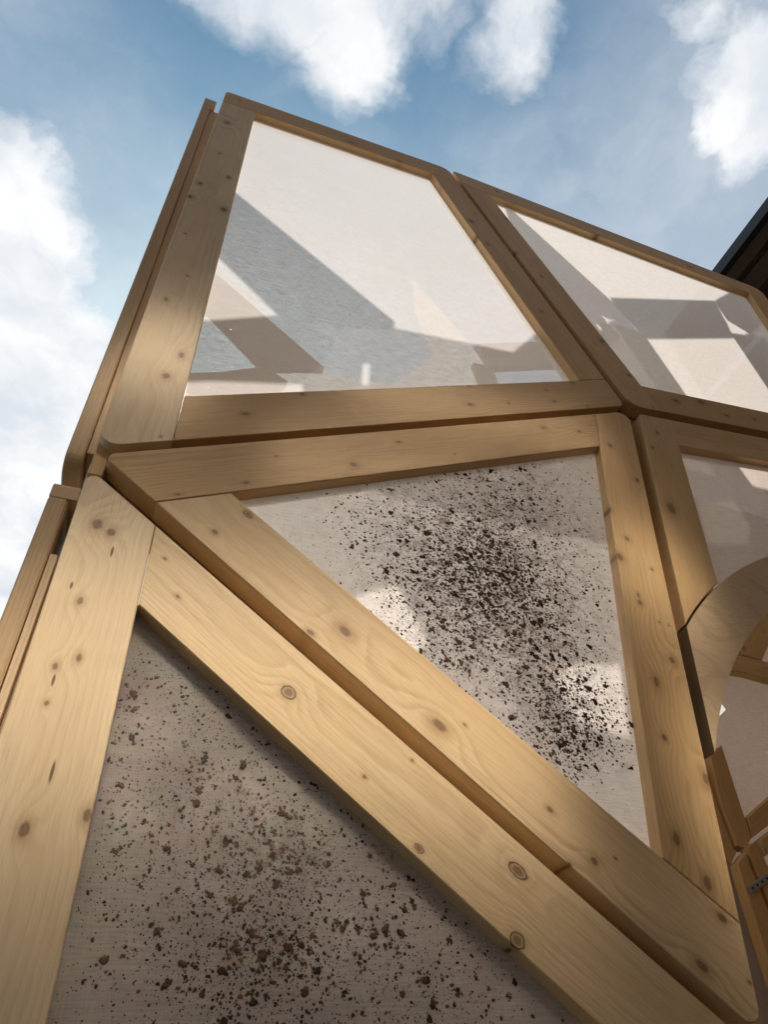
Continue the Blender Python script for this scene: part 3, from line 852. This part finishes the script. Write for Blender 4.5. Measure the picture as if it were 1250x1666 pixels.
side_frame('upper timber frame of the side wall, seen on edge beyond the tall corner stile', 2.195, 4.275, 0.115, 300, (2.235, 4.16, (0.56, 0.38, 0.20), 0.034))
side_frame('lower timber frame of the side wall, seen on edge at the far left', 0.30, 2.150, 0.035, 320, (0.32, 2.00, (0.72, 0.55, 0.38), 0.011))

# metal plate that joins the frames at the left corner, inside the joint
zinc = plain('galvanised_steel', (0.42, 0.42, 0.40), 0.6, 0.3, 60, metal=0.4)
jp = thing('joint_plate', 'small steel joint plate inside the left corner where three frames meet', 'bracket', (-0.12, 0.91, 2.20))
board(jp, 'plate', [(-0.146, 2.150), (-0.095, 2.150), (-0.095, 2.205), (-0.146, 2.205)], FRONT, (1, 0), 0.004, zinc, bev=0.0006, depth=0.052)
board(jp, 'wood_block', [(-0.140, 2.150), (-0.117, 2.150), (-0.117, 2.25), (-0.140, 2.25)], FRONT, (0, 1), 0.03, seed=401, depth=0.020)

jp2 = thing('gap_filler_block', 'small dark block added behind the point where four frames meet, closing a sky gap', 'block', (1.20, 0.92, 2.82))
board(jp2, 'block', [(1.10, 2.80), (1.34, 2.80), (1.34, 3.03), (1.10, 3.03)], FRONT, (1, 0), 0.03, seed=402, depth=T_ + 0.026, matargs=dict(light=(0.34, 0.21, 0.10), late=(0.22, 0.13, 0.06)))  # dark block added to stop sky showing through the joint

# timber strip behind the gaps between the frames, widened and raised to block the sky
def spine(label, pts, knots=None, seed=0, w2=0.10):
    (x0, z0), (x1, z1) = [(p[0], p[1] + 0.035) for p in pts]
    l = math.hypot(x1 - x0, z1 - z0)
    nx, nz = -(z1 - z0) / l * w2 / 2, (x1 - x0) / l * w2 / 2
    r_ = thing('joint_batten', label, 'batten', (x0, WALL_Y + 0.05, z0), 'battens closing the gaps between the frames')
    board(r_, 'batten', [(x0 - nx, z0 - nz), (x1 - nx, z1 - nz), (x1 + nx, z1 + nz), (x0 + nx, z0 + nz)], FRONT, (x1 - x0, z1 - z0), 0.02, seed=seed,
          matargs=dict(light=(0.40, 0.26, 0.13), late=(0.25, 0.15, 0.07)), depth=T_ + 0.004)
spine('dark batten in the long diagonal gap below the soil-covered triangle', ((-0.10, 2.14), (0.84, 1.37)), seed=501)
spine('batten in the rising gap between the tall frame and the triangle below it', ((-0.10, 2.205), (1.14, 2.81)), seed=502)
spine('batten in the steep gap between the two upper frames', ((0.86, 4.28), (1.195, 2.87)), seed=503)
spine('batten in the gap left of the archway frame', ((1.20, 2.78), (0.90, 1.40)), seed=504, w2=0.06)
spine('batten in the gap under the wide upper-right frame', ((1.25, 2.845), (2.60, 3.03)), seed=505)

# ------------------------------------------------------------------ rear wall of the pavilion (its shadows fall on the muslin)
SX, SZ = 0.0973, 1.168      # how far the sun carries a rear point down to the front cloth
def sh(pts):
    return [(x + SX, z + SZ) for x, z in pts]
rear_wood = [wood('rear_spruce', 600 + k, light=(0.55, 0.36, 0.19), late=(0.38, 0.22, 0.10), auto=0.35) for k in range(3)]
ramber = [wood('rear_spruce_amber', 620 + k, light=(0.68, 0.43, 0.18), late=(0.48, 0.27, 0.10), auto=0.5) for k in range(3)]
rr_ = thing('rear_timber_wall', 'rear wall of the pavilion, joined timber members glimpsed through the sunlit muslin', 'timber wall', (1.0, REAR_Y, 0))
MEM = [
    ([(-0.6, 4.035), (-0.6, 3.90), (0.33, 2.915), (0.48, 2.972)], (0.7, -0.7)),
    ([(-0.6, 3.894), (-0.6, 3.76), (0.184, 2.849), (0.327, 2.909)], (0.7, -0.7)),
    ([(1.447, 3.668), (1.48, 3.566), (2.13, 3.905), (2.163, 4.059)], (1, 0.5)),
    ([(1.482, 3.562), (1.519, 3.458), (2.094, 3.756), (2.132, 3.901)], (1, 0.5)),
    ([(1.39, 3.44), (1.517, 3.455), (1.547, 3.1), (1.62, 2.5), (1.49, 2.5)], (0.1, -1)),
    ([(2.096, 3.754), (2.20, 3.79), (2.19, 3.3), (2.15, 2.7), (2.02, 2.7), (2.059, 3.316)], (0, -1)),
    ([(2.203, 3.80), (2.33, 3.84), (2.32, 3.3), (2.28, 2.7), (2.155, 2.7), (2.193, 3.3)], (0, -1)),
    ([(2.165, 4.062), (2.15, 3.93), (2.25, 3.87), (2.80, 4.45), (2.72, 4.62)], (0.7, 0.7)),
    ([(-0.6, 2.34), (-0.6, 2.20), (0.03, 2.541), (0.222, 2.613), (0.30, 2.78), (0.184, 2.845), (-0.011, 2.71), (-0.6, 2.42)], (0.85, 0.5)),
]
for k, (poly, dr) in enumerate(MEM):
    poly = clip(poly if area(poly) > 0 else poly[::-1], ((-0.235, 9), (-0.235, -9)))
    board(rr_, 'rear_member', sh(poly), REAR, dr, 0.046, rear_wood[k % 3], bev=0.002, depth=0.003 * (k % 2))
rear_cloth = fabric('muslin_rear', seed=9, see=0.10, trans=0.72)
sheet(rr_, 'fabric', sh([(0.19, 2.83), (0.225, 2.60), (0.26, 2.30), (1.53, 2.30), (1.45, 3.42), (1.50, 3.47), (1.445, 3.672), (1.133, 4.27), (1.10, 4.30), (1.075, 3.9), (1.14, 3.42), (0.979, 3.191), (0.867, 3.039), (0.485, 2.970), (0.33, 2.90)]), REAR, 0.030, rear_cloth,
      holes=[sh([(1.343, 3.513), (1.355, 3.48), (1.349, 3.452), (1.375, 3.49), (1.411, 3.512), (1.37, 3.498)]), sh([(1.288, 3.41), (1.297, 3.428), (1.308, 3.40), (1.298, 3.383)]), sh([(0.371, 2.66), (0.378, 2.75), (0.398, 2.76), (0.390, 2.665)][::-1])])
sheet(rr_, 'fabric', sh([(2.25, 2.3), (3.4, 2.3), (3.4, 4.9), (2.76, 4.55), (2.23, 3.95)]), REAR, 0.030, rear_cloth)

def shl(pts):
    return [(x + SX + 0.007, z + SZ + 0.084) for x, z in pts]


# opaque panel added to shade lower cloth; muslin above has openings for sun patches
sun_block_m = plain('pink_sun_block', (0.74, 0.62, 0.55), 0.9, 0.10, 5.0)
rl = thing('rear_sun_block', 'pale pink sun-blocking panel added low inside the pavilion, lining muslin above, seen through the archway', 'wall panel', (1.0, REAR_Y + 0.07, 0))
holes = [shl([(0.33, 1.99), (0.41, 2.035), (0.46, 1.925), (0.40, 1.85)]), shl([(0.692, 1.911), (0.864, 1.94), (0.83, 1.792), (0.732, 1.804)]),
         shl([(1.319, 2.499), (1.559, 2.592), (1.433, 2.386), (1.282, 2.349)])]
hole4 = [(2.344, 2.625), (2.373, 2.56), (2.219, 2.458), (2.234, 2.518)]
LH = [h if area(h) < 0 else h[::-1] for h in holes]
sheet(rl, 'panel', [(-0.14, 0.0), (4.2, 0.0), (4.2, 1.95), (-0.14, 1.95)], REAR, 0.074, sun_block_m)
sheet(rl, 'fabric', [(1.34, 1.94), (4.2, 1.94), (4.2, 3.97), (1.34, 3.90)], REAR, 0.07,
      fabric('muslin_lining', col=(0.70, 0.575, 0.48), see=0.0, trans=0.13, seed=11), holes=[LH[2], hole4])
sheet(rr_, 'fabric', [(-0.14, 1.94), (1.345, 1.94), (1.345, 3.90), (0.36, 3.74), (0.33, 3.65), (-0.14, 3.55)], REAR, 0.068, fabric('muslin_gauze', col=(0.90, 0.84, 0.77), seed=12, see=0.27, trans=0.80), holes=LH[:2])
sheet(rr_, 'fabric', [(p[0] * 1.0, p[1]) for p in hole4], REAR, 0.072, rear_cloth)  # thinner cloth cut to the outline of a sunlit patch

# timbers and bracket seen through the archway
arch = thing('inner_timber_work', 'amber timber frames seen inside the pavilion through the archway', 'timber work', (2.1, REAR_Y - 0.05, 1.9))
IN = {
    'i1': ([(2.066, 2.292), (2.144, 2.336), (2.118, 2.141), (2.101, 1.999), (2.055, 1.961), (2.022, 1.97), (2.024, 2.111)], (0.15, 1), 0.02),
    'i1b': ([(2.020, 2.258), (2.030, 2.262), (2.017, 2.111), (2.012, 1.967), (2.022, 1.954), (1.976, 1.914), (1.90, 1.965)], (0.1, 1), 0.03),
    'i2': ([(2.122, 2.068), (2.302, 2.164), (2.60, 2.32), (2.55, 2.215), (2.242, 2.064), (2.106, 2.0)], (1, 0.5), 0.02),
    'i3t': ([(2.119, 1.990), (2.229, 2.040), (2.50, 2.165), (2.46, 2.095), (2.188, 1.972), (2.100, 1.932)], (1, 0.45), 0.0),
    'i3s': ([(2.044, 1.961), (2.090, 1.981), (2.097, 1.95), (2.104, 1.827), (2.113, 1.671), (2.11, 1.30), (2.045, 1.30), (2.042, 1.709), (2.039, 1.935)], (0.02, 1), 0.0),
    'i4s': ([(1.972, 1.906), (2.027, 1.944), (2.026, 1.919), (2.021, 1.691), (2.019, 1.30), (1.94, 1.30), (1.938, 1.587), (1.963, 1.845)], (0.02, 1), 0.0),
    'i0': ([(2.20, 2.672), (2.446, 2.683), (2.60, 2.666), (2.90, 2.63), (2.93, 2.735), (2.655, 2.759), (2.478, 2.773), (2.20, 2.772)], (1, 0), 0.01),
    'i00': ([(2.482, 2.778), (2.586, 2.766), (2.767, 2.947), (2.98, 3.16), (2.84, 3.20), (2.491, 2.90)], (0.7, 0.7), 0.01),
    'i01': ([(2.10, 2.776), (2.478, 2.778), (2.488, 2.90), (2.80, 3.22), (2.60, 3.3), (2.10, 2.9)], (0.5, 0.5), 0.015),
}
for k, (key, (poly, dr, dp)) in enumerate(IN.items()):
    board(arch, 'beam', poly, REAR, dr, 0.04, ramber[k % 3], bev=0.002, depth=dp - 0.05)
rbk = thing('steel_bracket', 'small galvanised strap bridging two inner stiles beyond the archway', 'bracket', (2.02, REAR_Y - 0.06, 1.84))
board(rbk, 'strap', [(1.972, 1.815), (2.078, 1.858), (2.072, 1.878), (1.966, 1.835)], REAR, (1, 0.4), 0.006, zinc, bev=0.001, depth=-0.058)
for f in (0.14, 0.38, 0.62, 0.86):
    hx, hz = 1.969 + 0.106 * f, 1.825 + 0.043 * f
    board(rbk, 'screw_head', [(hx + 0.0045 * math.cos(a), hz + 0.0045 * math.sin(a)) for a in np.linspace(0, 2 * math.pi, 9)[:-1]], REAR, (1, 0), 0.003,
          plain('screw_steel', (0.12, 0.12, 0.12), 0.4, 0.1, 50, metal=0.7), bev=0.0008, depth=-0.062)
